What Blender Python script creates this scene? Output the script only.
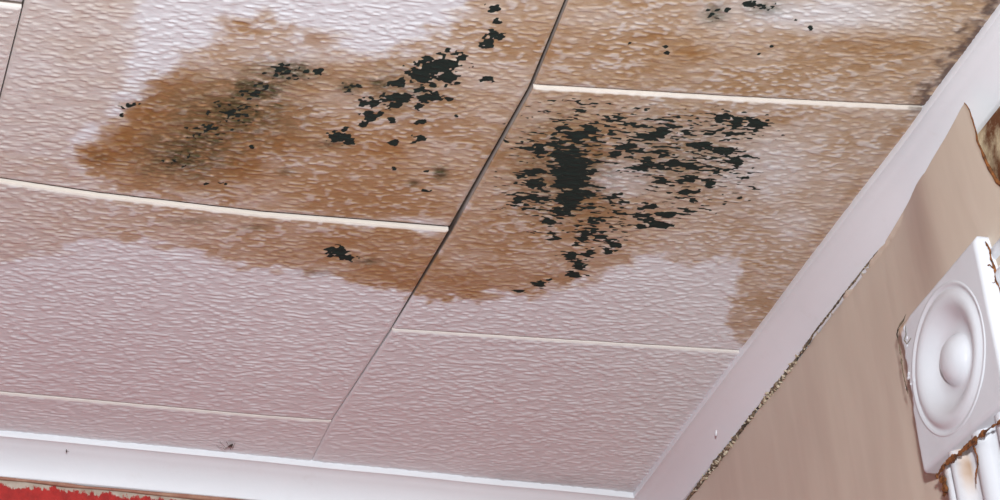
import bpy, bmesh, math, random
import numpy as np
from mathutils import Matrix, Vector

for o in list(bpy.data.objects):
    bpy.data.objects.remove(o, do_unlink=True)
scene = bpy.context.scene
COL = scene.collection
random.seed(4)

# ------------------------------------------------------------------ camera
CAMZ, CEIL = 1.55, 2.50
H = CEIL - CAMZ
F = 2600.0                                  # focal length in pixels of a 1000 px wide frame
M = np.array([[0.95212581, -0.29473695, -0.08115767],     # camera right, down, forward in world axes
              [0.08865512, 0.52027685, -0.84938346],
              [0.29256915, 0.80152487, 0.52149896]])
cam = bpy.data.objects.new('camera', bpy.data.cameras.new('camera'))
COL.objects.link(cam)
cam.data.sensor_width = 36.0
cam.data.lens = F / 1000.0 * 36.0
cam.data.clip_start = 0.02
R = Matrix(((M[0, 0], -M[1, 0], -M[2, 0]), (M[0, 1], -M[1, 1], -M[2, 1]), (M[0, 2], -M[1, 2], -M[2, 2])))
cam.matrix_world = Matrix.Translation((0, 0, CAMZ)) @ R.to_4x4()
scene.camera = cam

# ------------------------------------------------------------------ light
world = bpy.data.worlds.new('world')
scene.world = world
world.use_nodes = True
world.node_tree.nodes['Background'].inputs[0].default_value = (0.86, 0.90, 1.0, 1)
world.node_tree.nodes['Background'].inputs[1].default_value = 0.055
fl = bpy.data.lights.new('camera_flash', 'AREA')      # the flash on top of the camera
fl.shape = 'DISK'
fl.size = 0.07
fl.energy = 32.0
fl.color = (0.92, 0.97, 1.0)
flo = bpy.data.objects.new('camera_flash', fl)
COL.objects.link(flo)
flo.matrix_world = Matrix.Translation((0.06, -0.03, CAMZ + 0.28)) @ R.to_4x4()
vs = scene.view_settings
vs.view_transform = 'Standard'
vs.look = 'None'
vs.gamma = 1.0
vs.exposure = 0.0
vs.use_curve_mapping = False


# ------------------------------------------------------------------ helpers
def ray(px, py):
    return M.T @ np.array([px - 500.0, py - 250.0, F])


def on_ceiling(px, py, drop=0.0):
    d = ray(px, py)
    d = d / d[2] * (H - drop)
    return np.array([d[0], d[1], CAMZ + d[2]])


def on_right(px, py, X):
    d = ray(px, py)
    d = d / d[0] * X
    return np.array([X, d[1], CAMZ + d[2]])


def to_trace(x, y):
    """ceiling point -> coordinates of the traced stain map"""
    c = M @ np.stack([x, y, np.full_like(x, H)])
    return 500 + F * c[0] / c[2], 250 + F * c[1] / c[2]


def _hash(ix, iy, seed):
    h = (ix.astype(np.int64) * 374761393 + iy.astype(np.int64) * 668265263 + seed * 974634777) & 0x7fffffff
    h = ((h ^ (h >> 13)) * 1274126177) & 0x7fffffff
    return ((h ^ (h >> 16)) & 0xffff) / 65535.0


def vnoise(x, y, seed=0):
    ix, iy = np.floor(x), np.floor(y)
    fx, fy = x - ix, y - iy
    fx = fx * fx * fx * (fx * (fx * 6 - 15) + 10)
    fy = fy * fy * fy * (fy * (fy * 6 - 15) + 10)
    a, b = _hash(ix, iy, seed), _hash(ix + 1, iy, seed)
    c, d = _hash(ix, iy + 1, seed), _hash(ix + 1, iy + 1, seed)
    return (a * (1 - fx) + b * fx) * (1 - fy) + (c * (1 - fx) + d * fx) * fy


def fbm(x, y, seed=0, n=4):
    s, a, t = 0, 1.0, 0
    for i in range(n):
        s = s + a * vnoise(x * 2 ** i + 17.3 * i, y * 2 ** i - 9.1 * i, seed + i)
        t += a
        a *= 0.5
    return s / t


def sstep(a, b, x):
    t = np.clip((x - a) / (b - a), 0, 1)
    return t * t * (3 - 2 * t)


def inside(px, py, poly):
    """signed distance to a polygon, positive inside"""
    d = np.full(px.shape, 1e9)
    ins = np.zeros(px.shape, bool)
    n = len(poly)
    for i in range(n):
        (x0, y0), (x1, y1) = poly[i], poly[(i + 1) % n]
        ex, ey = x1 - x0, y1 - y0
        t = np.clip(((px - x0) * ex + (py - y0) * ey) / (ex * ex + ey * ey), 0, 1)
        d = np.minimum(d, np.hypot(px - x0 - t * ex, py - y0 - t * ey))
        if y0 != y1:
            c = ((y0 > py) != (y1 > py)) & (px < (x1 - x0) * (py - y0) / (y1 - y0) + x0)
            ins ^= c
    return np.where(ins, d, -d)


def mesh_obj(name, verts, faces, mat, parent=None, smooth=False):
    me = bpy.data.meshes.new(name)
    me.from_pydata([tuple(map(float, v)) for v in verts], [], [tuple(int(i) for i in f) for f in faces])
    me.update()
    if mat:
        me.materials.append(mat)
    if smooth:
        me.polygons.foreach_set('use_smooth', [True] * len(me.polygons))
    o = bpy.data.objects.new(name, me)
    COL.objects.link(o)
    o.parent = parent
    return o


def grid_faces(nu, nv, off=0):
    i, j = np.meshgrid(np.arange(nu - 1), np.arange(nv - 1), indexing='ij')
    a = (i * nv + j).ravel() + off
    return np.stack([a, a + nv, a + nv + 1, a + 1], 1)


def np_obj(name, verts, faces, mat, parent=None, smooth=True, flip=False):
    verts = np.asarray(verts, np.float32)
    faces = np.asarray(faces, np.int32)
    if flip:
        faces = faces[:, ::-1]
    me = bpy.data.meshes.new(name)
    me.vertices.add(len(verts))
    me.vertices.foreach_set('co', verts.ravel())
    k = faces.shape[1]
    me.loops.add(faces.size)
    me.loops.foreach_set('vertex_index', np.ascontiguousarray(faces).ravel())
    me.polygons.add(len(faces))
    me.polygons.foreach_set('loop_start', np.arange(0, faces.size, k, dtype=np.int32))
    me.polygons.foreach_set('loop_total', np.full(len(faces), k, np.int32))
    me.update(calc_edges=True)
    me.validate()
    me.polygons.foreach_set('use_smooth', np.full(len(faces), smooth))
    if mat:
        me.materials.append(mat)
    o = bpy.data.objects.new(name, me)
    COL.objects.link(o)
    o.parent = parent
    return o


def col_attr(o, name, rgba):
    at = o.data.color_attributes.new(name, 'FLOAT_COLOR', 'POINT')
    at.data.foreach_set('color', np.ascontiguousarray(rgba, np.float32).ravel())


def box(name, lo, hi, mat, parent=None, bevel=0.0):
    bm = bmesh.new()
    bmesh.ops.create_cube(bm, size=1.0)
    for v in bm.verts:
        v.co = Vector([(lo[i] + hi[i]) / 2 + v.co[i] * (hi[i] - lo[i]) for i in range(3)])
    if bevel:
        bmesh.ops.bevel(bm, geom=bm.edges[:], offset=bevel, segments=2, affect='EDGES')
    me = bpy.data.meshes.new(name)
    bm.to_mesh(me)
    bm.free()
    me.materials.append(mat)
    o = bpy.data.objects.new(name, me)
    COL.objects.link(o)
    o.parent = parent
    return o


def tube(pts, rad, n=6, seed=0, jag=0.0, squash=None):
    """verts, quads of a tube along pts with radius per point"""
    rnd = random.Random(seed)
    pts = [Vector(p) for p in pts]
    V, Fc = [], []
    for i, p in enumerate(pts):
        t = (pts[min(i + 1, len(pts) - 1)] - pts[max(i - 1, 0)]).normalized()
        up = Vector(squash) if squash else Vector((0.3, 0.1, 1))
        s = t.cross(up).normalized()
        u = s.cross(t).normalized()
        r = rad[i] if hasattr(rad, '__len__') else rad
        for k in range(n):
            a = 2 * math.pi * k / n
            rr = r * (1 + jag * rnd.uniform(-1, 1))
            V.append(p + s * math.cos(a) * rr + u * math.sin(a) * rr * (0.45 if squash else 1))
    for i in range(len(pts) - 1):
        for k in range(n):
            Fc.append((i * n + k, i * n + (k + 1) % n, (i + 1) * n + (k + 1) % n, (i + 1) * n + k))
    Fc.append(tuple(range(n))[::-1])
    Fc.append(tuple(range((len(pts) - 1) * n, len(pts) * n)))
    return V, Fc


def resample(pts, step):
    pts = [np.array(p, float) for p in pts]
    out = [pts[0]]
    for a, b in zip(pts[:-1], pts[1:]):
        k = max(1, int(round(np.linalg.norm(b - a) / step)))
        for i in range(1, k + 1):
            out.append(a + (b - a) * i / k)
    return out


# ------------------------------------------------------------------ materials
def new_mat(name):
    m = bpy.data.materials.new(name)
    m.use_nodes = True
    nt = m.node_tree
    b = nt.nodes['Principled BSDF']
    return m, nt, b


def N(nt, typ, **kw):
    n = nt.nodes.new(typ)
    for k, v in kw.items():
        setattr(n, k, v)
    return n


def mixc(nt, fac, a, b, mode='MIX'):
    n = nt.nodes.new('ShaderNodeMix')
    n.data_type = 'RGBA'
    n.blend_type = mode
    n.clamp_factor = True
    for sock, v in ((n.inputs[0], fac), (n.inputs[6], a), (n.inputs[7], b)):
        if hasattr(v, 'links'):
            nt.links.new(v, sock)
        elif isinstance(v, tuple):
            sock.default_value = (*v, 1) if len(v) == 3 else v
        else:
            sock.default_value = v
    return n.outputs[2]


def noise(nt, scale, detail=4, rough=0.5, stretch=(1, 1, 1), coord='Object'):
    tc = N(nt, 'ShaderNodeTexCoord')
    mp = N(nt, 'ShaderNodeMapping')
    mp.inputs['Scale'].default_value = stretch
    nt.links.new(tc.outputs[coord], mp.inputs[0])
    n = N(nt, 'ShaderNodeTexNoise')
    n.inputs['Scale'].default_value = scale
    n.inputs['Detail'].default_value = detail
    n.inputs['Roughness'].default_value = rough
    nt.links.new(mp.outputs[0], n.inputs['Vector'])
    return n.outputs[0]


def ramp(nt, x, a, b):
    n = N(nt, 'ShaderNodeMapRange')
    n.inputs[1].default_value = a
    n.inputs[2].default_value = b
    nt.links.new(x, n.inputs[0])
    return n.outputs[0]


def math_n(nt, op, a, b=None):
    n = N(nt, 'ShaderNodeMath', operation=op)
    for s, v in ((n.inputs[0], a), (n.inputs[1], b)):
        if v is None:
            continue
        if hasattr(v, 'links'):
            nt.links.new(v, s)
        else:
            s.default_value = v
    return n.outputs[0]


def bump(nt, b, h, strength, dist):
    n = N(nt, 'ShaderNodeBump')
    n.inputs['Strength'].default_value = strength
    n.inputs['Distance'].default_value = dist
    nt.links.new(h, n.inputs['Height'])
    nt.links.new(n.outputs[0], b.inputs['Normal'])


def tile_material():
    m, nt, b = new_mat('stained_ceiling_tile')
    at = N(nt, 'ShaderNodeAttribute', attribute_name='marks')
    sp = N(nt, 'ShaderNodeSeparateColor')
    nt.links.new(at.outputs['Color'], sp.inputs[0])
    at2 = N(nt, 'ShaderNodeAttribute', attribute_name='marks2')
    sp2 = N(nt, 'ShaderNodeSeparateColor')
    nt.links.new(at2.outputs['Color'], sp2.inputs[0])
    tan, orange, olive = sp.outputs[0], sp.outputs[1], sp.outputs[2]
    black, dirt, cream = sp2.outputs[0], sp2.outputs[1], sp2.outputs[2]
    fine = noise(nt, 420, 3, 0.6, (0.6, 1, 1))
    clean = mixc(nt, ramp(nt, noise(nt, 9, 4), 0.3, 0.7), (0.75, 0.75, 0.775), (0.715, 0.705, 0.73))
    tanf = math_n(nt, 'MULTIPLY', tan, math_n(nt, 'ADD', math_n(nt, 'MULTIPLY', fine, 0.7), 0.65))
    c = mixc(nt, math_n(nt, 'MULTIPLY', tan, 1.35), clean, (0.65, 0.55, 0.46))
    c = mixc(nt, math_n(nt, 'POWER', tanf, 1.25), c, (0.385, 0.235, 0.122))
    c = mixc(nt, orange, c, (0.31, 0.145, 0.04))
    c = mixc(nt, cream, c, (0.72, 0.64, 0.57))
    c = mixc(nt, dirt, c, (0.10, 0.06, 0.045))
    c = mixc(nt, math_n(nt, 'MULTIPLY', olive, math_n(nt, 'ADD', fine, 0.45)), c, (0.060, 0.060, 0.026))
    bl = ramp(nt, math_n(nt, 'ADD', black, math_n(nt, 'MULTIPLY', math_n(nt, 'SUBTRACT', fine, 0.5), 0.5)), 0.3, 0.6)
    c = mixc(nt, bl, c, (0.006, 0.013, 0.0095))
    nt.links.new(c, b.inputs['Base Color'])
    rg = N(nt, 'ShaderNodeMapRange')
    rg.inputs[3].default_value = 0.42
    rg.inputs[4].default_value = 0.95
    nt.links.new(bl, rg.inputs[0])
    nt.links.new(rg.outputs[0], b.inputs['Roughness'])
    b.inputs['Specular IOR Level'].default_value = 0.45
    bump(nt, b, noise(nt, 260, 2, 0.5, (0.5, 1, 1)), 0.25, 0.0012)
    return m


def paint_material(name, col, dirtcol=(0.45, 0.36, 0.28), rough=0.42, dirt=0.25):
    m, nt, b = new_mat(name)
    sp = ramp(nt, noise(nt, 38, 6, 0.7), 0.60, 0.80)
    c = mixc(nt, ramp(nt, noise(nt, 6, 3), 0.3, 0.7), col, tuple(x * 0.93 for x in col))
    c = mixc(nt, math_n(nt, 'MULTIPLY', sp, dirt), c, dirtcol)
    at = N(nt, 'ShaderNodeAttribute', attribute_name='rust')
    spc = N(nt, 'ShaderNodeSeparateColor')
    nt.links.new(at.outputs['Color'], spc.inputs[0])
    c = mixc(nt, spc.outputs[0], c, (0.55, 0.32, 0.14))
    c = mixc(nt, spc.outputs[1], c, (0.17, 0.055, 0.012))
    nt.links.new(c, b.inputs['Base Color'])
    b.inputs['Roughness'].default_value = rough
    bump(nt, b, noise(nt, 120, 3, 0.6), 0.12, 0.001)
    return m


def simple(name, c1, c2, scale, rough=0.8, bstr=0.4, bdist=0.001, lo=0.35, hi=0.65, stretch=(1, 1, 1)):
    m, nt, b = new_mat(name)
    n = noise(nt, scale, 5, 0.65, stretch)
    nt.links.new(mixc(nt, ramp(nt, n, lo, hi), c1, c2), b.inputs['Base Color'])
    b.inputs['Roughness'].default_value = rough
    bump(nt, b, n, bstr, bdist)
    return m


def wallpaper_material():
    m, nt, b = new_mat('beige_wallpaper')
    n1 = noise(nt, 14, 4, 0.55, (1, 1, 0.35))
    n2 = noise(nt, 70, 3, 0.6, (1, 1, 0.12))
    c = mixc(nt, ramp(nt, n1, 0.3, 0.7), (0.62, 0.525, 0.43), (0.55, 0.45, 0.37))
    c = mixc(nt, math_n(nt, 'MULTIPLY', ramp(nt, n2, 0.45, 0.8), 0.35), c, (0.68, 0.58, 0.49))
    at = N(nt, 'ShaderNodeAttribute', attribute_name='rust')
    spc = N(nt, 'ShaderNodeSeparateColor')
    nt.links.new(at.outputs['Color'], spc.inputs[0])
    c = mixc(nt, spc.outputs[0], c, (0.22, 0.085, 0.02))
    nt.links.new(c, b.inputs['Base Color'])
    b.inputs['Roughness'].default_value = 0.5
    bump(nt, b, n2, 0.15, 0.001)
    return m


def red_wall_material():
    m, nt, b = new_mat('red_painted_wall')
    tc = N(nt, 'ShaderNodeTexCoord')
    sx = N(nt, 'ShaderNodeSeparateXYZ')
    nt.links.new(tc.outputs['Object'], sx.inputs[0])
    jag = noise(nt, 190, 5, 0.75, (1, 1, 0.5))
    low = noise(nt, 14, 2)
    e = math_n(nt, 'ADD', sx.outputs[2], math_n(nt, 'MULTIPLY', jag, 0.022))
    e = math_n(nt, 'ADD', e, math_n(nt, 'MULTIPLY', low, 0.006))
    redf = ramp(nt, e, 2.4812, 2.4798)
    red = mixc(nt, ramp(nt, noise(nt, 160, 4), 0.35, 0.65), (0.42, 0.016, 0.012), (0.30, 0.010, 0.008))
    put = mixc(nt, ramp(nt, noise(nt, 90, 4), 0.35, 0.65), (0.36, 0.28, 0.22), (0.50, 0.42, 0.35))
    nt.links.new(mixc(nt, redf, put, red), b.inputs['Base Color'])
    b.inputs['Roughness'].default_value = 0.6
    bump(nt, b, jag, 0.4, 0.002)
    return m


MAT_TILE = tile_material()
MAT_TRIM = paint_material('white_trim_paint', (0.80, 0.81, 0.85), dirt=0.14)
MAT_GLOSS = paint_material('white_gloss_paint', (0.665, 0.67, 0.71), rough=0.28, dirt=0.05)
MAT_PAPER = wallpaper_material()
MAT_RED = red_wall_material()
MAT_PLASTER = simple('stained_plaster', (0.66, 0.52, 0.34), (0.13, 0.04, 0.010), 34, 0.9, 0.8, 0.003, 0.42, 0.62)
MAT_RUST = simple('rust', (0.30, 0.10, 0.02), (0.045, 0.016, 0.006), 240, 0.85, 1.0, 0.002)
MAT_DARKCRACK = simple('dark_crack_dirt', (0.035, 0.025, 0.02), (0.30, 0.23, 0.15), 150, 0.95, 1.0, 0.002)
MAT_CRUMB = simple('plaster_crumb', (0.66, 0.58, 0.46), (0.38, 0.29, 0.19), 200, 0.9, 0.6, 0.001)
MAT_BOARD = simple('ceiling_board', (0.10, 0.075, 0.06), (0.05, 0.035, 0.03), 40, 0.95)
MAT_BROWN_LINE = simple('brown_joint_line', (0.26, 0.09, 0.06), (0.40, 0.22, 0.15), 60, 0.7)
MAT_INSECT = simple('insect_body', (0.03, 0.02, 0.018), (0.06, 0.035, 0.03), 300, 0.5)
MAT_LEG = simple('insect_leg', (0.16, 0.10, 0.08), (0.10, 0.06, 0.05), 300, 0.6)
MAT_FLOOR = simple('brown_floor', (0.26, 0.17, 0.10), (0.18, 0.11, 0.07), 8, 0.6, 0.2, 0.001, stretch=(1, 8, 1))

# ------------------------------------------------------------------ the room
XW = 0.785                                    # right wall plane
CA, CB = 0.028, 0.028                         # cornice: reach along the ceiling, drop down the wall


def yback(x):                                 # back wall line
    return 1.786 + 0.066 * x


LX, LY = -1.6, -1.4                           # how far the room is built to the left and behind the camera


def structure(o):
    o['kind'] = 'structure'
    return o


floor = structure(mesh_obj('floor', [(LX, LY, 0), (XW, LY, 0), (XW, yback(XW), 0), (LX, yback(LX), 0),
                                     (LX, LY, -.05), (XW, LY, -.05), (XW, yback(XW), -.05), (LX, yback(LX), -.05)],
                           [(0, 1, 2, 3), (7, 6, 5, 4), (0, 4, 5, 1), (1, 5, 6, 2), (2, 6, 7, 3), (3, 7, 4, 0)], MAT_FLOOR))
T = 0.0085                                    # tile thickness zone
zt = CEIL + 0.004
ceiling = structure(mesh_obj('ceiling', [(LX, LY, zt), (XW, LY, zt), (XW, yback(XW), zt), (LX, yback(LX), zt),
                                         (LX, LY, zt + .05), (XW, LY, zt + .05), (XW, yback(XW), zt + .05), (LX, yback(LX), zt + .05)],
                             [(3, 2, 1, 0), (4, 5, 6, 7), (0, 1, 5, 4), (1, 2, 6, 5), (2, 3, 7, 6), (3, 0, 4, 7)], MAT_BOARD))
wb = structure(mesh_obj('wall_back', [(LX, yback(LX), 0), (XW + .1, yback(XW + .1), 0), (XW + .1, yback(XW + .1), zt), (LX, yback(LX), zt),
                                      (LX, yback(LX) + .1, 0), (XW + .1, yback(XW + .1) + .1, 0), (XW + .1, yback(XW + .1) + .1, zt), (LX, yback(LX) + .1, zt)],
                        [(0, 1, 2, 3), (7, 6, 5, 4), (0, 4, 5, 1), (1, 5, 6, 2), (2, 6, 7, 3), (3, 7, 4, 0)], MAT_RED))
wr = structure(box('wall_right', (XW, LY, 0), (XW + .1, yback(XW) + .0, zt), MAT_PLASTER))

# ------------------------------------------------------------------ ceiling tiles
STAINS = [  # (polygon in traced coordinates, strength at left, strength at right, softness)
    ([(125, 105), (165, 72), (205, 47), (235, 17), (262, 14), (300, 24), (340, 38), (362, 52), (385, 58), (412, 42), (440, 28),
      (465, 8), (490, -30), (700, -30), (540, 120), (452, 229), (260, 213), (120, 196), (95, 178), (72, 160), (78, 143), (118, 130)], .78, .66, 15),
    ([(-40, -30), (135, -30), (128, 60), (112, 110), (75, 135), (70, 180), (110, 197), (-40, 182)], .24, .32, 9),
    ([(-40, 135), (40, 140), (75, 150), (110, 197), (-40, 184)], .32, .42, 14),
    ([(-40, 172), (120, 190), (260, 208), (456, 226), (415, 291), (380, 284), (340, 276), (300, 269), (250, 262), (200, 250),
      (150, 240), (90, 235), (50, 246), (-40, 276)], .30, .86, 5),
    ([(405, 299), (440, 299), (480, 296), (530, 292), (558, 288), (597, 275), (625, 263), (646, 253), (678, 258), (740, 254),
      (746, 268), (738, 290), (730, 310), (730, 326), (740, 341), (752, 350), (950, 90), (520, 80), (445, 230)], .72, .50, 5),
    ([(470, 108), (520, 84), (760, 96), (960, 106), (1100, -60), (540, -60)], .70, .68, 6),
]
LIGHTEN = [(622, 178, 34, 22, .42), (770, 165, 50, 34, .34), (690, 240, 60, 16, .16), (820, 12, 110, 22, .52), (735, 4, 26, 10, .35), (285, 48, 70, 20, .40), (345, 100, 40, 14, .22), (225, 75, 20, 10, .2), (270, 125, 14, 8, .0),
           (455, 45, 40, 26, .20), (495, 55, 40, 60, .12), (270, 160, 22, 10, .25), (600, 20, 40, 15, .1), (440, 150, 20, 12, .2), (790, 225, 22, 26, .2),
           (215, 60, 28, 14, .20), (60, 225, 60, 20, .05), (320, 165, 60, 14, .1)]
ORANGE = [(165, 82, 24, 16, .45), (100, 153, 22, 11, .70), (130, 140, 20, 18, .55), (150, 112, 24, 24, .45), (245, 165, 26, 18, .55), (285, 145, 24, 12, .5),
          (220, 130, 50, 30, .35), (385, 150, 45, 12, .38), (430, 130, 40, 15, .28), (250, 20, 20, 10, .30), (315, 38, 22, 8, .35), (650, 33, 16, 6, .45),
          (690, 53, 20, 8, .40), (870, 42, 50, 12, .30), (590, 150, 22, 20, .40), (700, 118, 14, 8, .35), (595, 210, 16, 30, .30), (400, 272, 30, 12, .35),
          (470, 284, 40, 10, .35), (545, 275, 30, 8, .28), (380, 200, 60, 20, .15), (560, 45, 40, 20, .18), (780, 115, 30, 10, .18), (330, 240, 60, 14, .2),
          (745, 215, 14, 20, .15), (735, 325, 8, 14, .2)]
OLIVE = [(228, 115, 62, 30, .55), (190, 150, 48, 24, .60), (280, 72, 34, 12, .6), (400, 88, 40, 20, .35), (570, 165, 50, 45, .45), (670, 150, 70, 40, .3), (255, 88, 26, 12, .9), (288, 69, 22, 8, .9), (230, 108, 20, 12, .85), (205, 138, 26, 15, .75), (178, 158, 26, 14, .75), (250, 112, 14, 10, .7), (350, 85, 11, 6, .7),
         (275, 103, 15, 5, .6), (243, 118, 20, 10, .7), (302, 66, 10, 5, .8), (152, 168, 16, 9, .4), (440, 172, 6, 6, .9), (414, 182, 6, 3, .6), (714, 12, 11, 9, .55), (378, 82, 9, 6, .8),
         (763, 6, 18, 6, .5), (330, 143, 16, 4, .5), (200, 175, 12, 4, .5), (285, 170, 8, 4, .4), (100, 158, 12, 6, .3), (560, 165, 40, 40, .25), (368, 258, 12, 3, .5), (315, 270, 14, 3, .35),
         (190, 218, 20, 3, .3), (255, 224, 12, 3, .35), (240, 150, 14, 6, .4)]
BLACK_L = [(438, 62, 21, 9, 1), (419, 73, 12, 8, 1), (448, 77, 12, 6, 1), (434, 95, 9, 5, 1), (422, 96, 7, 3, 1), (399, 96, 14, 5, 1), (395, 103, 7, 4, 1), (397, 81, 9, 5, .9), (375, 100, 10, 4, .9),
           (363, 101, 6, 5, .9), (370, 114, 7, 5, 1), (380, 112, 3, 3, 1), (419, 104, 4, 3, 1), (449, 97, 4, 2.5, 1), (422, 120, 4.5, 3, 1), (393, 118, 4, 3, .9), (363, 122, 3, 3, 1), (488, 77, 5.5, 3, 1.1),
           (456, 114, 2, 1.5, 1), (345, 127, 4, 2, .9), (432, 83, 6, 3, 1), (419, 88, 9, 3, 1), (461, 56, 6, 4, .8), (447, 48, 3, 3, .8), (495, 6, 7, 4, .95), (496, 19, 4.5, 3, 1), (492, 28, 4, 3, .9),
           (487, 40, 10, 6, .8), (497, 34, 6, 4, .95), (339, 136, 13, 5, 1), (348, 141, 6, 4, 1), (344, 129, 3, 2, 1), (393, 141, 5.5, 3, 1.1), (418, 138, 6, 5, .7), (365, 123, 3, 3, 1), (420, 120, 4, 2, 1),
           (337, 249, 11, 5, .85), (348, 255, 6.5, 3, 1), (331, 252, 5, 3, .9), (426, 189, 4, 3, .6), (130, 103, 8, 2, .7), (122, 114, 3, 3, .7), (123, 106, 2, 3, .6), (255, 88, 26, 11, .34), (288, 69, 24, 7, .46), (230, 110, 22, 10, .36), (250, 108, 16, 8, .36), (205, 135, 28, 12, .26), (180, 155, 28, 12, .24), (242, 122, 18, 8, .32),
           (235, 112, 18, 8, .45), (318, 69, 7, 4, .5), (350, 86, 8, 5, .55), (212, 125, 25, 10, .3), (222, 182, 4, 2, .8), (205, 183, 3, 1.5, .8), (251, 145, 3, 4, .6), (435, 8, 2, 2, .0),
           (666, 45, 3, 2, 1), (667, 51, 4, 2, 1), (727, 8, 3, 3, .9), (750, 2, 5, 3, .9), (763, 5, 15, 5, .3), (810, 26, 2.5, 2, 1), (771, 45, 2.5, 1.5, .9), (795, 18, 2, 1.5, .9), (759, 52, 2, 1.5, .8),
           (714, 12, 10, 8, .3), (630, 41, 2, 1.5, .8), (394, 167, 2, 1.5, .9), (428, 170, 3, 1.5, .7)]
BLACK_R = [(571, 170, 18, 28, 1.15), (570, 196, 13, 14, 1.1), (563, 155, 14, 10, 1), (577, 134, 14, 8, .9), (589, 126, 10, 8, .9), (568, 126, 12, 4, .8), (540, 149, 13, 8, .75), (532, 170, 13, 4, .8), (535, 181, 14, 4, .9),
           (527, 195, 16, 8, .62), (514, 201, 8, 5, .5), (561, 209, 16, 8, .85), (550, 220, 8, 4, .85), (592, 218, 5, 4, 1), (589, 191, 10, 4, .85), (615, 116, 15, 6, .62), (626, 144, 10, 5, 1), (615, 152, 9, 4, 1),
           (646, 134, 18, 5, .9), (662, 128, 12, 5, .75), (685, 129, 6, 4, .9), (701, 143, 14, 4, .95), (722, 116, 10, 6, .85), (736, 120, 8, 6, 1), (724, 149, 15, 6, 1), (735, 160, 8, 6, 1), (672, 162, 28, 5, 1), (639, 165, 12, 4, 1),
           (662, 178, 10, 6, .85), (685, 178, 11, 2.5, .95), (688, 190, 11, 3, .95), (649, 204, 11, 4, 1), (644, 213, 12, 3, .9), (649, 218, 9, 3, .8), (667, 212, 13, 3, .95), (659, 223, 10, 4, .95), (693, 199, 5, 3, .95),
           (710, 182, 6, 5, .85), (688, 209, 6, 2, .8), (755, 122, 14, 5, 1.05), (746, 154, 6, 2, .9), (549, 221, 6, 2, 1), (584, 233, 8, 7, .85), (594, 228, 6, 4, .9), (576, 242, 5, 3, 1), (570, 254, 7, 4, 1.05),
           (588, 252, 6, 3, 1), (615, 243, 6, 4, 1), (607, 249, 4, 3, .9), (579, 264, 6.5, 4, 1.05), (573, 273, 7.5, 4, .95), (540, 282, 6, 3, .95), (548, 278, 3, 2, .9), (641, 224, 6, 3, .9), (540, 233, 12, 3, .5),
           (554, 236, 5, 2, .9), (570, 145, 40, 32, .42), (650, 125, 60, 14, .38), (690, 170, 45, 30, .36), (545, 190, 35, 22, .38), (610, 205, 30, 16, .30), (655, 150, 50, 12, .42), (720, 130, 36, 14, .4), (518, 289, 5, 1.5, .7),
           (600, 235, 24, 10, .35), (737, 120, 14, 8, .6), (710, 165, 25, 10, .45)]


def blobs(px, py, L, power=0.9):
    f = np.zeros_like(px)
    for cx, cy, rx, ry, s in L:
        d2 = ((px - cx) / rx) ** 2 + ((py - cy) / ry) ** 2
        f = np.maximum(f, s * np.exp(-d2 * power))
    return f


def relief(x, y, seed):
    """embossed ripple pattern, long along x"""
    wx = (fbm(x / .03, y / .03, 71, 2) - .5) * .007
    wy = (fbm(x / .025, y / .025, 83, 2) - .5) * .0040
    a = vnoise((x + wx) / .0046, (y + wy) / .0022, seed)
    b = vnoise((x - wy) / .0032 + 5.2, (y + wx) / .0019, seed + 3)
    r = 0.68 * a + 0.32 * b
    return sstep(.36, .84, r)


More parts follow.
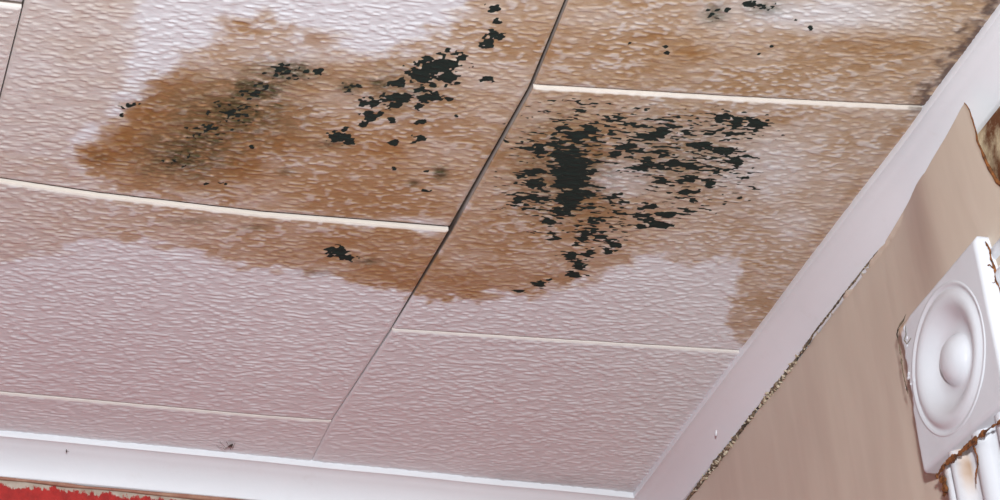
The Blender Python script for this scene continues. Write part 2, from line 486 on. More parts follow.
def marks(x, y, rl, seed):
    px, py = to_trace(x, y)
    wob = (fbm(x / .012, y / .009, 11, 4) - .5)
    wob2 = (fbm(x / .05, y / .05, 13, 3) - .5)
    tan = np.zeros_like(x)
    for poly, s0, s1, soft in STAINS:
        xs = [p[0] for p in poly]
        t = np.clip((px - max(0, min(xs))) / (min(1000, max(xs)) - max(0, min(xs))), 0, 1)
        e = sstep(-soft, soft, inside(px, py, poly) + wob * (18 + soft) + wob2 * 12)
        tan = np.maximum(tan, e * (s0 + (s1 - s0) * t))
    mott = .5 * fbm(x / .03, y / .022, 21, 4) + .5 * fbm(x / .012, y / .006, 23, 3)
    light = np.zeros_like(x)
    for cx, cy, rx, ry, s in LIGHTEN:
        light = np.maximum(light, s * np.exp(-(((px - cx) / rx) ** 2 + ((py - cy) / ry) ** 2) ** 1.4))
    stained = sstep(.2, .5, tan)
    deep = blobs(px, py, [(210, 125, 75, 45, .28), (150, 150, 60, 25, .2), (380, 185, 80, 28, .18), (560, 180, 50, 70, .18), (430, 275, 70, 18, .15), (870, 45, 60, 14, .15), (640, 45, 90, 20, .1)], .8)
    tan = (tan + deep * stained) * (.45 + 1.1 * mott) - light * (.6 + .8 * mott)
    tan = np.clip(tan * (1 - stained * (.22 + .42 * sstep(.40, .62, fbm(x / .045, y / .03, 27, 2))) * (sstep(.10, .85, rl) - .36)), 0, 1)  # stain stronger in hollows; glints on bump tops painted in as paler colour
    tan = np.maximum(tan, stained * .24 - light * .45)
    orr = 1.45 * blobs(px, py, ORANGE, .9) * (.45 + 1.1 * fbm(x / .012, y / .007, 31, 4))
    orr = np.clip(orr, 0, 1) * sstep(.12, .35, tan) * (1 - .45 * rl)  # orange paler on bump tops too, same painted highlights
    n1 = vnoise(x / .0072, y / .0020, 41) * .5 + vnoise(x / .0040, y / .0014, 43) * .5
    n2 = vnoise(x / .0036, y / .0034, 47) * .45 + vnoise(x / .0019, y / .0018, 49) * .55
    br = blobs(px, py, BLACK_R) + (n1 - .5) * 1.35 + (vnoise(x / .0022, y / .0013, 45) - .5) * .35
    bl = blobs(px, py, BLACK_L) + (n2 - .5) * 1.15
    envr, envl = blobs(px, py, BLACK_R, .45), blobs(px, py, BLACK_L, .6)
    black = np.maximum(sstep(.32, .52, br) * sstep(.03, .16, envr), sstep(.34, .52, bl) * sstep(.05, .2, envl))
    ol = np.minimum(blobs(px, py, OLIVE, .7) * 1.15, 1)
    olive = np.clip(ol * .95 * sstep(.34, .62, n2 + .22 * ol), 0, 1)
    fsp = vnoise(x / .0021, y / .0017, 63) * .5 + vnoise(x / .006, y / .003, 65) * .5
    olive = np.clip(np.maximum(olive, ol * sstep(.24, .62, fsp) * 1.35), 0, .95)
    # dirt that gathered where the tile meets the right cornice
    edge = np.clip((x - .728) / .026, 0, 1)
    near = sstep(1.262, 1.235, y)
    dirt = sstep(.48, .95, edge * .70 + .9 * (fbm(x / .006, y / .006, 53, 4) - .35) * sstep(0, .4, edge)) * near * .9
    far = sstep(1.77, 1.80, y - .066 * (x - .7)) * sstep(.60, .66, x) * .35
    rim = sstep(.744, .752, x) * sstep(1.60, 1.40, y) * (y > 1.25) * .30 * fbm(x / .01, y / .01, 57, 2)
    dirt = np.maximum(dirt, np.maximum(far * fbm(x / .012, y / .006, 59, 3), 0))
    orr = np.clip(np.maximum(orr, rim * 2), 0, .8)
    return tan, orr, olive, black, dirt


def tile(xl, xr, yn, yf, dn, df, dx, seed, chi=True, cream=.5, lip=.0022):
    """one ceiling tile; xl, xr are functions of y, yn, yf functions of x; dn, df drop of the near and far edge"""
    w = xr((yn(.3) + yf(.3)) / 2) - xl((yn(.3) + yf(.3)) / 2)
    h = yf(.3) - yn(.3)
    nu, nv = (int(w / .00095) + 2, int(h / .00072) + 2) if chi else (int(w / .0024) + 2, int(h / .0018) + 2)
    s = np.linspace(0, 1, nu)[:, None] + np.zeros((1, nv))
    t = np.linspace(0, 1, nv)[None, :] + np.zeros((nu, 1))
    xm = .5 * (xl(0 * s + yn(.3)) + xr(0 * s + yn(.3)))
    y = yn(xm) * (1 - t) + yf(xm) * t
    for k in range(3):
        x = xl(y) * (1 - s) + xr(y) * s
        y = yn(x) * (1 - t) + yf(x) * t
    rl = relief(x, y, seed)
    # relief dies out at the eased edges
    em = np.minimum(np.minimum((x - xl(y)), (xr(y) - x)), np.minimum(y - yn(x), yf(x) - y))
    rl2 = rl * sstep(.0, .004, em)
    z = CEIL - (dn * (1 - t) + df * t) - dx * (s - .5) - .00056 * rl2 + .0008 * (1 - sstep(0, .0016, em))
    if chi:
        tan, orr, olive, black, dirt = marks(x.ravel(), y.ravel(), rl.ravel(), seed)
    else:
        px, py = to_trace(x.ravel(), y.ravel())
        tan = .3 * fbm(x.ravel() / .1, y.ravel() / .1, 5, 3)
        orr = olive = black = dirt = np.zeros_like(tan)
    cr = (1 - sstep(.0002, .0026, (y - yn(x)).ravel())) * cream
    V = np.stack([x.ravel(), y.ravel(), z.ravel()], 1)
    Fc = grid_faces(nu, nv)[:, ::-1]
    idx = np.arange(nu * nv).reshape(nu, nv)
    # rim: the four sides rise to the board
    loop = np.concatenate([idx[:, 0], idx[-1, 1:], idx[::-1, -1][1:], idx[0, ::-1][1:-1]])
    k = len(loop)
    a = np.arange(k)
    b = (a + 1) % k
    ed = V[loop]
    onear = (np.abs(ed[:, 1] - yn(ed[:, 0])) < 1e-4).astype(float)
    lev = [ed[:, 2] + lip, ed[:, 2] + lip + .0004, np.full(k, zt - .0004)]
    rings, prev = [], loop
    for r_, zz in enumerate(lev):
        ring = ed.copy()
        ring[:, 2] = np.minimum(zz, zt - .0006 + .0001 * r_)
        cur = len(V) + r_ * k + a
        rings.append(ring)
        Fc = np.concatenate([Fc, np.stack([prev[a], prev[b], cur[b], cur[a]], 1)])
        prev = cur
    V = np.concatenate([V] + rings)
    o = np_obj('ceiling_tile', V, Fc, MAT_TILE, ceiling, smooth=True)
    o.data.set_sharp_from_angle(angle=math.radians(55))
    z0 = np.zeros(k)
    blk_ = sstep(1.405, 1.44, ed[:, 1]) * sstep(1.60, 1.55, ed[:, 1])
    dside = [(.12 + .8 * blk_) * (1 - onear), (.22 + .7 * blk_) * (1 - onear) + .9 * onear, z0 + .9]
    cside = [onear * cream, z0, z0]
    ext = lambda q, v: np.concatenate([q, np.full(3 * k, v)])
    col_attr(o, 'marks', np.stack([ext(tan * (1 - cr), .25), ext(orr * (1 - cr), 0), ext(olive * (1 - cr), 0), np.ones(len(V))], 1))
    col_attr(o, 'marks2', np.stack([ext(black * (1 - cr), 0), np.concatenate([dirt] + dside),
                                    np.concatenate([cr] + cside), np.ones(len(V))], 1))
    return o


mid_y = [.6, 1.176, 1.268, 1.442, 1.578, 1.72, 1.79, 1.9]
mid_x = [.487, .487, .4935, .4905, .4855, .477, .4775, .4775]
GAP = [.0, .0026, .0030, .0034, .0014, .0006, .0003, .0003]
mid = lambda y: np.interp(y, mid_y, mid_x)
gap = lambda y: np.interp(y, mid_y, GAP)
midL = lambda y: mid(y) - gap(y) / 2
midR = lambda y: mid(y) + gap(y) / 2
lef = lambda y: 0 * y + .1690
lefL = lambda y: 0 * y + .1678
cor = lambda y: 0 * y + .772
L1 = lambda x: np.interp(x, [.0, .182, .247, .357, .492, .6], [1.428, 1.432, 1.438, 1.442, 1.4385, 1.438])
L2 = lambda x: np.interp(x, [.0, .221, .42, .477, .6], [1.712, 1.715, 1.722, 1.722, 1.722])
R1 = lambda x: np.interp(x, [.45, .493, .632, .755, .8], [1.267, 1.265, 1.2535, 1.2415, 1.238])
R2 = lambda x: np.interp(x, [.45, .485, .758, .8], [1.578, 1.577, 1.568, 1.567])
BK = lambda x: yback(x) - .012
sh = lambda f, d: (lambda x: f(x) + d)
cst = lambda v: (lambda x: 0 * x + v)
tile(lef, midL, cst(1.125), sh(L1, -.0026), .0020, .0006, .0, 1, True, .6)
tile(lef, midL, L1, sh(L2, -.0006), .0023, .0012, .0006, 2, True, 1.0, .0026)
tile(lef, midL, L2, BK, .0022, .0014, .0, 3, True, .7, .003)
tile(midR, cor, cst(.945), sh(R1, -.0018), .0022, .0008, -.0008, 4, True, .6)
tile(midR, cor, R1, sh(R2, -.0004), .0018, .0012, -.0008, 5, True, 1.0, .0021)
tile(midR, cor, R2, BK, .0023, .0014, .0, 6, True, .7, .003)
tile(cst(-.152), lefL, cst(.925), cst(1.2405), .0035, .0006, 0, 7, False)
tile(cst(-.152), lefL, cst(1.242), cst(1.557), .0035, .0006, 0, 8, True, .3)
tile(cst(-.152), lefL, cst(1.558), BK, .0035, .0016, 0, 9, False)
for i, (a, b) in enumerate([(.628, .944), (.311, .627), (-.006, .310)]):          # tiles just outside the frame
    tile(lambda y: 0 * y + .4915, cor, cst(a), cst(b), .0035, .0006, 0, 20 + i, False)
    tile(lef, lambda y: 0 * y + .4895, cst(a + .18), cst(b + .18), .0035, .0006, 0, 30 + i, False)
    tile(cst(-.152), lefL, cst(a - .02), cst(b - .02), .0035, .0006, 0, 40 + i, False)
    tile(cst(-.474), cst(-.153), cst(a + .18), cst(b + .18), .0035, .0006, 0, 50 + i, False)
tile(cst(-.474), cst(-.153), cst(1.125), cst(1.437), .0035, .0006, 0, 60, False)
tile(cst(-.474), cst(-.153), cst(1.438), BK, .0035, .0016, 0, 61, False)

# ------------------------------------------------------------------ cornices
prof = [(CA, -.003), (CA + .0004, .0035), (CA - .0002, .0060), (CA - .0004, .0064), (CA - .0038, .0066)]
for i in range(1, 10):                        # hollow face curving from the step down to the wall
    a = i / 9 * math.pi / 2
    q = .0205
    prof.append((CA - .0040 - q * (.55 * math.sin(a) + .45 * i / 9), .0078 + .0180 * (.55 * (1 - math.cos(a)) + .45 * i / 9)))
prof += [(.0030, .0275), (.0020, CB), (.0, CB)]


def cornice(name, pt, n, seed):
    """pt(i, off, drop) -> world point"""
    V = []
    for i in range(n):
        for off, dr in prof:
            V.append(pt(i / (n - 1), off, dr))
    Fc = grid_faces(n, len(prof))
    o = np_obj(name, V, Fc, MAT_TRIM, None, smooth=True)
    return structure(o)


def corner_at(off):
    x = XW - off
    return x, yback(x) - off


def pt_back(s, off, dr):
    xc, yc = corner_at(off)
    x = LX + (xc - LX) * s ** .7
    w = (float(vnoise(np.array(x / .07), np.array(1.0), 5)) - .5) * .0016 * (1 if off > .02 else .4)
    return (x, yback(x) - off - w * (1 if s < 1 else 0), CEIL - dr)


def pt_right(s, off, dr):
    xc, yc = corner_at(off)
    y = LY + (yc - LY) * s ** .7
    w = (float(vnoise(np.array(y / .08), np.array(4.0), 6)) - .5) * .0014
    return (xc + (w if s < 1 else 0) * (.3 if off < .02 else 1), y, CEIL - dr)


tr1 = cornice('trim_1', pt_back, 160, 1)
tr2 = cornice('trim_2', pt_right, 160, 2)
tr2.data.polygons.foreach_set('use_smooth', [True] * len(tr2.data.polygons))
for o in (tr1, tr2):
    me = o.data
    # outward normals face the room (down)
    bm = bmesh.new()
    bm.from_mesh(me)
    bmesh.ops.recalc_face_normals(bm, faces=bm.faces[:])
    if sum(f.normal.z * f.calc_area() for f in bm.faces) > 0:
        bmesh.ops.reverse_faces(bm, faces=bm.faces[:])
    bm.to_mesh(me)
    bm.free()
    me.set_sharp_from_angle(angle=math.radians(40))
# thin brown tube where the back cornice meets the wall
pts = [(x, yback(x) - .0012, CEIL - CB - .0006 - .0012 * float(vnoise(np.array(x / .03), np.array(2.), 3))) for x in np.linspace(LX + .02, XW - .03, 150)]
V, Fc = tube(pts, [.0011 + .0009 * float(vnoise(np.array(p[0] / .02), np.array(7.), 9)) for p in pts], 6, 2, .2)
mesh_obj('brown_line', V, Fc, MAT_BROWN_LINE, tr1, True)
# small paint drip on the right cornice
c = on_right(716, 433, XW - .014)
bm = bmesh.new()
bmesh.ops.create_uvsphere(bm, u_segments=12, v_segments=8, radius=1, matrix=Matrix.Translation(c) @ Matrix.Rotation(.5, 4, 'X') @ Matrix.Diagonal((.0007, .0012, .0026, 1)))
me = bpy.data.meshes.new('paint_drip')
bm.to_mesh(me)
bm.free()
me.materials.append(MAT_TRIM)
o = bpy.data.objects.new('paint_drip', me)
COL.objects.link(o)
o.parent = tr2

# ------------------------------------------------------------------ wallpaper on the right wall
top_px = [(690, 500), (716, 466), (760, 408), (782, 384), (812, 346), (842, 309), (868, 268), (894, 222), (916, 186), (940, 149), (958, 118), (967, 102)]
BULGE_Y = 1.275


def paper_off(y, z):
    """how far the loose sheet stands off the wall"""
    d = np.asarray(CEIL - z)
    # a standing fold near the torn edge that flattens downwards and towards the corner
    ridge = 1.262 + .10 * (d - .04) * .6
    far = np.exp(-np.clip(y - ridge, 0, None) ** 2 / (2 * .038 ** 2))
    nr = np.exp(-np.clip(ridge - y, 0, None) ** 2 / (2 * .12 ** 2))
    amp = .0185 * np.exp(-np.clip(d - .01, 0, None) ** 2 / (2 * .095 ** 2))
    ripple = .0012 * (fbm(y / .05, z / .16, 91, 3) - .5)
    gate = sstep(1.70, 1.45, y)
    return .0012 + np.maximum(amp * far * nr, 0) + np.abs(ripple) * 1.4 * (.4 + .6 * gate)


ny, nz = 260, 150
ys = np.linspace(1.198, yback(XW) - .001, ny)
# height of the top edge along y: under the cornice, rising over it towards the torn flap
face_d = [p[1] for p in prof[3:]]
face_o = [p[0] for p in prof[3:]]


def sheet_off(y, z):
    dd = CEIL - z
    fo = np.where(dd < CB, np.interp(dd, face_d, face_o, right=0), 0)
    return np.maximum(paper_off(y, z), fo + np.where(dd < CB + .001, .0012, 0))


def meet_sheet(px, py):
    """where the sight line meets the loose sheet lying over wall and cornice"""
    r = ray(px, py)
    for xx in np.linspace(.745, XW, 900):
        q = r / r[0] * xx
        if xx >= XW - float(sheet_off(np.array(q[1]), np.array(CAMZ + q[2]))):
            break
    return q[1], q[2]


edge_pts = sorted([meet_sheet(*q) for q in [(690, 499), (716, 466), (760, 408), (782, 382), (811, 343), (846, 297), (869, 266), (888, 238), (906, 206), (927, 170), (948, 135), (960, 114), (968, 100)]])
ty = [1.19] + [q[0] for q in edge_pts]
tz = [edge_pts[0][1] - .0005] + [q[1] for q in edge_pts]
zt_edge = np.interp(ys, ty, tz) + CAMZ + .0018 * (fbm(ys / .006, ys * 0, 95, 3) - .5) * (ys > 1.36)
V, rust = [], []
for i, y0 in enumerate(ys):
    for j in range(nz):
        t = (j / (nz - 1)) ** 1.8
        z = zt_edge[i] * (1 - t) + .02 * t
        # torn edge runs in a slanting curve near the flap
        d = CEIL - z
        y = y0
        cut = np.interp(d, [.0, .017, .0294, .0441, .0535, .0658, .0779, .0900, .13, .3], [1.2057, 1.2057, 1.2010, 1.2008, 1.2018, 1.2000, 1.1980, 1.1935, 1.17, 1.17])
        lo = cut + .0010 * (float(vnoise(np.array(d / .004), np.array(3.), 12)) - .5)
        f = (y - ys[0]) / (ys[-1] - ys[0])
        y = lo + (ys[-1] - lo) * f
        V.append((y, z, (y - lo)))
V = np.array(V)
off = paper_off(V[:, 0], V[:, 1])
# keep the sheet in front of the cornice face where it laps over it
dd = CEIL - V[:, 1]
po = np.array(prof[::-1])
face = np.interp(dd, [p[1] for p in prof[3:]], [p[0] for p in prof[3:]], right=0)
face = np.where(dd < CB, face, 0)
off = np.maximum(off, face + np.where(dd < CB + .001, .0012, 0))
off = off + .0006 * (V[:, 2] < .002)
X = XW - off
rust = sstep(.0030, .0004, V[:, 2]) * sstep(.016, .024, dd) * (.5 + .6 * fbm(V[:, 1] / .006, V[:, 0] / .01, 3, 3))
paper = np_obj('wallpaper', np.stack([X, V[:, 0], V[:, 1]], 1), grid_faces(ny, nz), MAT_PAPER, wr, smooth=True)
col_attr(paper, 'rust', np.stack([rust, rust * 0, rust * 0, rust * 0 + 1], 1))
md = paper.modifiers.new('thickness', 'SOLIDIFY')
md.thickness = .0005
md.offset = 0
# rusty rim curling along the tear
edge = [Vector((X[j] - .0002, V[j, 0], V[j, 1])) for j in range(0, nz)]
edge = [p for p in edge if CEIL - .105 < p.z < CEIL - .016]
V2, F2 = tube(edge, [.0003 + .0008 * min(1, max(0, (CEIL - .03 - p.z) / .05)) for p in edge], 6, 5, .35)
mesh_obj('torn_edge', V2, F2, MAT_RUST, paper, True)

# crumbling joint under the right cornice
rnd = random.Random(9)


def joint(y, lift=0.0, out=.0012):
    """point on the seam between paper edge and cornice"""
    z = float(np.interp(y, ty, tz)) + CAMZ + lift
    fo = float(np.interp(CEIL - z, [p[1] for p in prof[3:]], [p[0] for p in prof[3:]], right=0)) if CEIL - z < CB else 0
    return Vector((XW - max(fo, .0015) - out, y, z))


pts, rad = [], []
for y in np.linspace(1.375, 1.815, 300):
    n = float(vnoise(np.array(y / .012), np.array(.5), 77)) * .6 + .4 * float(vnoise(np.array(y / .004), np.array(.5), 78))
    wide = np.interp(y, [1.37, 1.40, 1.46, 1.52, 1.57, 1.64, 1.69, 1.74, 1.815], [.0002, .0008, .0007, .0014, .0020, .0017, .0022, .0016, .0010])
    pts.append(joint(y, .0016 - .0010 * n, .0006))
    rad.append(wide * (.3 + 1.1 * n))
V, Fc = tube(pts, rad, 6, 3, .5)
mesh_obj('joint_crack', V, Fc, MAT_DARKCRACK, tr2, True)
bm = bmesh.new()
for k in range(150):
    y = rnd.choice([rnd.uniform(1.38, 1.80), rnd.gauss(1.56, .025), rnd.gauss(1.69, .03)])
    y = min(1.80, max(1.375, y))
    r = rnd.uniform(.0004, .0012) * (1.2 if 1.52 < y < 1.74 else .65)
    mtx = Matrix.Translation(joint(y, rnd.uniform(-.0012, .0022) * (1 if y > 1.5 else .4), rnd.uniform(.0006, .0016))) @ Matrix.Rotation(rnd.uniform(0, 6), 4, Vector((rnd.random(), rnd.random(), rnd.random() + .1)).normalized()) @ Matrix.Diagonal((r, r * rnd.uniform(.9, 3.0), r * rnd.uniform(.5, 1.0), 1))
    bmesh.ops.create_icosphere(bm, subdivisions=1, radius=1, matrix=mtx)
me = bpy.data.meshes.new('plaster_crumbs')
bm.to_mesh(me)
bm.free()
me.materials.append(MAT_CRUMB)
o = bpy.data.objects.new('plaster_crumbs', me)
COL.objects.link(o)
o.parent = tr2
o['kind'] = 'stuff'

# ------------------------------------------------------------------ moulded casing with bullseye corner block
casing = bpy.data.objects.new('moulded_casing', None)
casing.empty_display_size = .1
COL.objects.link(casing)
casing.location = (XW, 1.28, 0)
casing['label'] = 'white painted moulded casing with bullseye corner block and rusty cracks on the beige wall'
casing['category'] = 'casing'
CO = Vector(casing.location)


def child(o, parent=casing):
    """keep world placement under a parent"""
    o.parent = parent
    for v in o.data.vertices:
        v.co -= CO
    return o


BX = .7635                                    # front plane of the block
BY0, BY1, BZ0, BZ1 = 1.2215, 1.3395, 2.2805, 2.3885
BC = ((BY0 + BY1) / 2 + .001, (BZ0 + BZ1) / 2 - .0015)
# polylines of the cracks, on the block's front plane
crack_bottom = [on_right(px, py, BX - .0004) for px, py in [(936, 477), (944, 466), (951, 459), (958, 455), (966, 447), (974, 441), (981, 435), (990, 428), (1002, 421), (1014, 414)]]
crack_left = [on_right(px, py, BX - .0002) for px, py in [(906, 314), (903, 321), (898, 328), (897, 334), (899, 344), (901, 356), (902, 366), (904, 378), (908, 394)]]


def block_mesh():
    nu = nv = 90
    a = np.linspace(0, 1, nu)[:, None] + np.zeros((1, nv))
    b = np.linspace(0, 1, nv)[None, :] + np.zeros((nu, 1))
    y = BY0 + (BY1 - BY0) * a
    zlo = BZ0 - .0095 * (1 - a)
    z = zlo + (BZ1 - zlo) * b
    e = np.minimum(np.minimum(a, 1 - a) * (BY1 - BY0), np.minimum(b, 1 - b) * (BZ1 - BZ0))
    x = BX + .0022 * (1 - sstep(0, .0022, e)) + .0006 * (fbm(y / .02, z / .02, 5, 3) - .5)
    # chipped left (far) edge
    chip = sstep(BY1 - .006, BY1 - .001, y + .004 * (fbm(y / .004, z / .004, 8, 2) - .5)) * sstep(2.325, 2.333, z) * sstep(2.386, 2.375, z)
    x = x + .0022 * chip
    r = np.hypot(y - BC[0], z - BC[1])
    x = x + .0085 * sstep(.0475, .0440, r)
    V = np.stack([x.ravel(), y.ravel(), z.ravel()], 1)
    idx = np.arange(nu * nv).reshape(nu, nv)
    loop = np.concatenate([idx[:, 0], idx[-1, 1:], idx[::-1, -1][1:], idx[0, ::-1][1:-1]])
    top = V[loop].copy()
    top[:, 0] = XW - .0005
    k = len(loop)
    i = np.arange(k)
    V2 = np.concatenate([V, top])
    Fc = np.concatenate([grid_faces(nu, nv)[:, ::-1], np.stack([loop[i], loop[(i + 1) % k], len(V) + (i + 1) % k, len(V) + i], 1)])
    o = np_obj('corner_block', V2, Fc, MAT_GLOSS, None, True)
    d = np.full(len(V2), 1e9)
    for q in resample(crack_bottom, .001) + resample(crack_left, .001):
        d = np.minimum(d, np.hypot(V2[:, 1] - q[1], V2[:, 2] - q[2]))
    nn = fbm(V2[:, 1] / .006, V2[:, 2] / .006, 15, 3)
    r1 = sstep(.0060, .0008, d + (nn - .5) * .006) * .8
    r2 = sstep(.0016, .0003, d + (nn - .5) * .002) * .9
    col_attr(o, 'rust', np.stack([r1, r2, r1 * 0, r1 * 0 + 1], 1))
    return o


blk = child(block_mesh())
# bullseye: outer groove, broad ring, valley, domed button
rp = [(0, .0022), (.004, .0020), (.008, .0012), (.0115, -.0004), (.0145, -.0028), (.0162, -.0050), (.0172, -.0068), (.0185, -.0074), (.0205, -.0073), (.0235, -.0066),
      (.0265, -.0052), (.0290, -.0034), (.0315, -.0018), (.0340, -.0002), (.0365, .0010), (.0390, .0016), (.0415, .0014), (.0435, .0006), (.0452, -.0006), (.0465, -.0011), (.0478, -.0006), (.0490, .0002), (.0502, .0002), (.0510, -.0010)]
V, Fc = [], []
ns = 72
for r, hgt in rp:
    for k in range(ns):
        an = 2 * math.pi * k / ns
        V.append((BX - hgt - .0004, BC[0] + r * math.cos(an), BC[1] + r * .985 * math.sin(an)))
for i in range(len(rp) - 1):
    for k in range(ns):
        Fc.append((i * ns + k, i * ns + (k + 1) % ns, (i + 1) * ns + (k + 1) % ns, (i + 1) * ns + k))
ros = mesh_obj('rosette', V, [f[::-1] for f in Fc], MAT_GLOSS, None, True)
child(ros, blk)


def rust_run(name, pts, r0, r1, seed, parent, mat=MAT_RUST, normal=(1, 0, 0), step=.0012, lump=.8):
    ps = resample(pts, step)
    rd = random.Random(seed)
    q, rads = [], []
    for i, p in enumerate(ps):
        n = float(vnoise(np.array(i * .35), np.array(seed * 1.7), seed))
        q.append(p + np.array([0, rd.uniform(-1, 1), rd.uniform(-1, 1)]) * r0 * .5)
        rads.append((r0 + (r1 - r0) * n) * (.55 if i in (0, len(ps) - 1) else 1))
    V, Fc = tube(q, rads, 7, seed, .4 * lump, squash=normal)
    o = mesh_obj(name, V, Fc, mat, None, False)
    return child(o, parent)


rust_run('rust_crack', crack_bottom, .0003, .0026, 3, casing)
rust_run('rust_crack', [on_right(px, py, BX + .002) for px, py in [(973, 446), (977, 455), (978, 464), (976, 474), (976, 484)]], .0003, .0012, 5, casing)
rust_run('paint_crack', crack_left, .0003, .0010, 7, blk, MAT_DARKCRACK)
rust_run('paint_crack', [on_right(px, py, BX - .0002) for px, py in [(905, 326), (906, 334), (904, 340), (907, 344), (911, 338)]], .0002, .0005, 8, blk, MAT_DARKCRACK)
rust_run('rust_crack', [on_right(px, py, BX + .005) for px, py in [(940, 479), (943, 480), (945, 484), (944, 489), (946, 493)]], .0014, .0042, 9, casing, lump=1.2)
# flakes of lifted paint along the chipped edge
bm = bmesh.new()
rd = random.Random(5)
for px, py in [(904, 328), (906, 338), (908, 346), (908, 378), (911, 384), (906, 388), (909, 374), (914, 381)]:
    p = on_right(px + rd.uniform(-1, 1), py, BX)
    r = rd.uniform(.0008, .0022)
    bmesh.ops.create_icosphere(bm, subdivisions=1, radius=1, matrix=Matrix.Translation(Vector(p)) @ Matrix.Rotation(rd.uniform(0, 3), 4, 'X') @ Matrix.Diagonal((.0007, r, r * .7, 1)))
me = bpy.data.meshes.new('paint_flakes')
bm.to_mesh(me)
bm.free()
me.materials.append(MAT_GLOSS)
o = bpy.data.objects.new('paint_flakes', me)
COL.objects.link(o)
child(o, blk)
o['kind'] = 'stuff'

# upright casing: fluted board under the block (offset from its far edge, height off the wall)
up = [(0, 0), (0, .0105), (.0015, .0125), (.006, .0130), (.0085, .0125), (.0095, .0095), (.0110, .0085), (.0135, .0100), (.0165, .0145), (.0205, .0165), (.0245, .0160), (.0280, .0130),
      (.0300, .0100), (.0330, .0090), (.0400, .0085), (.0430, .0090), (.0450, .0120), (.0490, .0150), (.0530, .0158), (.0580, .0150), (.0620, .0120), (.0640, .0090), (.0720, .0085),
      (.0750, .0120), (.0800, .0150), (.0860, .0150), (.0900, .0120), (.0920, .0105), (.0920, 0)]
UY = BY1 - .0135
nz_ = 60
zs = BZ0 - .0003 - (np.linspace(0, 1, nz_) ** 2.2) * (BZ0 - .0003)


def casing_mesh(name, f, n, m, rz):
    V = np.array([f(i, o_, h_) for i in range(n) for o_, h_ in m])
    o = np_obj(name, V, grid_faces(n, len(m)), MAT_GLOSS, None, True)
    bm = bmesh.new()
    bm.from_mesh(o.data)
    bmesh.ops.recalc_face_normals(bm, faces=bm.faces[:])
    if sum(fc.normal.x * fc.calc_area() for fc in bm.faces) > 0:
        bmesh.ops.reverse_faces(bm, faces=bm.faces[:])
    bm.to_mesh(o.data)
    bm.free()
    return o, V


o, V = casing_mesh('side_casing', lambda i, a, h_: (XW - h_ * 1.18 - .0005, UY - a, zs[i]), nz_, up, 0)
d = BZ0 - V[:, 2]
nn = fbm(V[:, 1] / .004, V[:, 2] / .02, 25, 3)
run = np.exp(-((V[:, 1] - (UY - .029)) / .003) ** 2) * sstep(.05, .01, d) + np.exp(-((V[:, 1] - (UY - .003)) / .004) ** 2) * sstep(.03, .0, d)
r1 = np.clip(sstep(.006, .0, d) * .6 * nn * 1.6 + run * .8 * nn * 1.5, 0, .9)
col_attr(o, 'rust', np.stack([r1, r1 ** 2 * .7, r1 * 0, r1 * 0 + 1], 1))
child(o)
# head casing running towards the camera from the block
hp = [(0, 0), (0, .0095), (.0012, .0110), (.006, .0112), (.0085, .0105), (.0095, .0080), (.0130, .0075), (.0165, .0100), (.0205, .0122), (.0260, .0120), (.0290, .0095), (.0330, .0080), (.0420, .0080),
      (.0450, .0105), (.0530, .0125), (.0600, .0115), (.0640, .0085), (.0720, .0082), (.0760, .0110), (.0850, .0125), (.0900, .0100), (.0920, .0090), (.0920, 0)]
HZ = BZ1 - .0075
yy = BY0 - .0003 - (np.linspace(0, 1, 50) ** 2) * .86
o, V = casing_mesh('head_casing', lambda i, a, h_: (XW - h_ - .0005, yy[i], HZ - a), 50, hp, 0)
child(o)
rust_run('rust_crack', [np.array([XW - a, BY0 - .0006, z]) for a, z in
                        [(.0146, BZ1 - .004), (.0125, BZ1 - .010), (.0132, BZ1 - .016), (.0118, BZ1 - .024), (.0128, BZ1 - .032), (.0110, BZ1 - .040), (.0122, BZ1 - .052), (.010, BZ1 - .07), (.012, BZ1 - .09)]],
         .0003, .0010, 11, casing, normal=(0, 1, 0))
rust_run('rust_crack', [np.array([XW - a, BY0 - .0005, z]) for a, z in [(.0165, BZ1 - .022), (.0150, BZ1 - .021), (.0135, BZ1 - .023), (.0125, BZ1 - .024)]], .0002, .0006, 12, casing, normal=(0, 1, 0))
rust_run('rust_crack', [np.array([XW - a, BY0 - .0005, z]) for a, z in [(.0160, BZ1 - .034), (.0150, BZ1 - .0345), (.0130, BZ1 - .033), (.0125, BZ1 - .032)]], .0002, .0005, 13, casing, normal=(0, 1, 0))
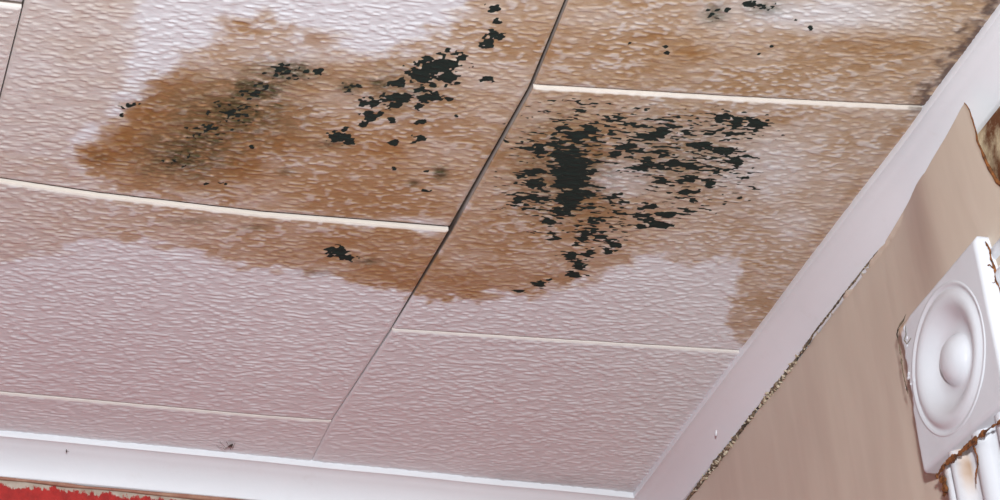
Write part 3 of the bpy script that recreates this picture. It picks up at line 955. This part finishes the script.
# second block and upright at the other end of the head casing, outside the frame
c2 = blk.copy()
COL.objects.link(c2)
c2.location.y -= .86 + (BY1 - BY0)
r2 = ros.copy()
COL.objects.link(r2)
r2.parent = c2
s2 = bpy.data.objects['side_casing'].copy()
COL.objects.link(s2)
s2.location.y -= .86 + .104
door = box('door_1', (XW - .004, BY0 - .862, .005), (XW - .0005, UY - .095, HZ - .094), MAT_GLOSS)
structure(door)

# ------------------------------------------------------------------ insects
def insect(loc, scale, label, legs):
    e = bpy.data.objects.new('gnat', None)
    e.empty_display_size = .01
    COL.objects.link(e)
    e.location = loc
    e['label'] = label
    e['category'] = 'insect'
    bm = bmesh.new()
    for ctr, rad in (((0, 0, -.0016), (.0011, .0016, .0010)), ((.0006, -.0018, -.0017), (.0008, .0008, .0008)), ((-.0008, .0022, -.0012), (.0008, .0021, .0008))):
        bmesh.ops.create_uvsphere(bm, u_segments=10, v_segments=8, radius=1, matrix=Matrix.Translation(Vector(ctr) * scale) @ Matrix.Diagonal((*(r * scale for r in rad), 1)))
    me = bpy.data.meshes.new('body')
    bm.to_mesh(me)
    bm.free()
    me.materials.append(MAT_INSECT)
    b = bpy.data.objects.new('body', me)
    COL.objects.link(b)
    b.parent = e
    for a, k, l in legs:
        p0 = Vector((0, 0, -.0014))
        p1 = Vector((math.cos(a) * l * .45, math.sin(a) * l * .45, -.0042))
        p2 = Vector((math.cos(a + k) * l, math.sin(a + k) * l, -.0004))
        V, Fc = tube([p0 * scale, p1 * scale, p2 * scale], [.00022 * scale, .0002 * scale, .00012 * scale], 5)
        mesh_obj('leg', V, Fc, MAT_LEG, e, True)
    return e


LEGS = [(2.7, .1, .012), (3.3, .2, .011), (4.0, -.2, .006), (5.2, .2, .0045), (.6, .1, .004), (1.6, -.2, .0055)]
p = on_ceiling(231, 444, .0028)
insect((p[0], p[1], CEIL - .0026), .95, 'small black gnat with long thin legs on the ceiling edge above white cornice', LEGS)
d = ray(67, 451)
yy0 = yback(.27) - .0235
p = d / d[1] * yy0
g = insect((p[0], yy0, CAMZ + p[2]), .38, 'tiny dark gnat on the hollow face of white cornice above red wall', [(a, k, l * .6) for a, k, l in LEGS])
g.rotation_euler = (.75, 0, 2.4)
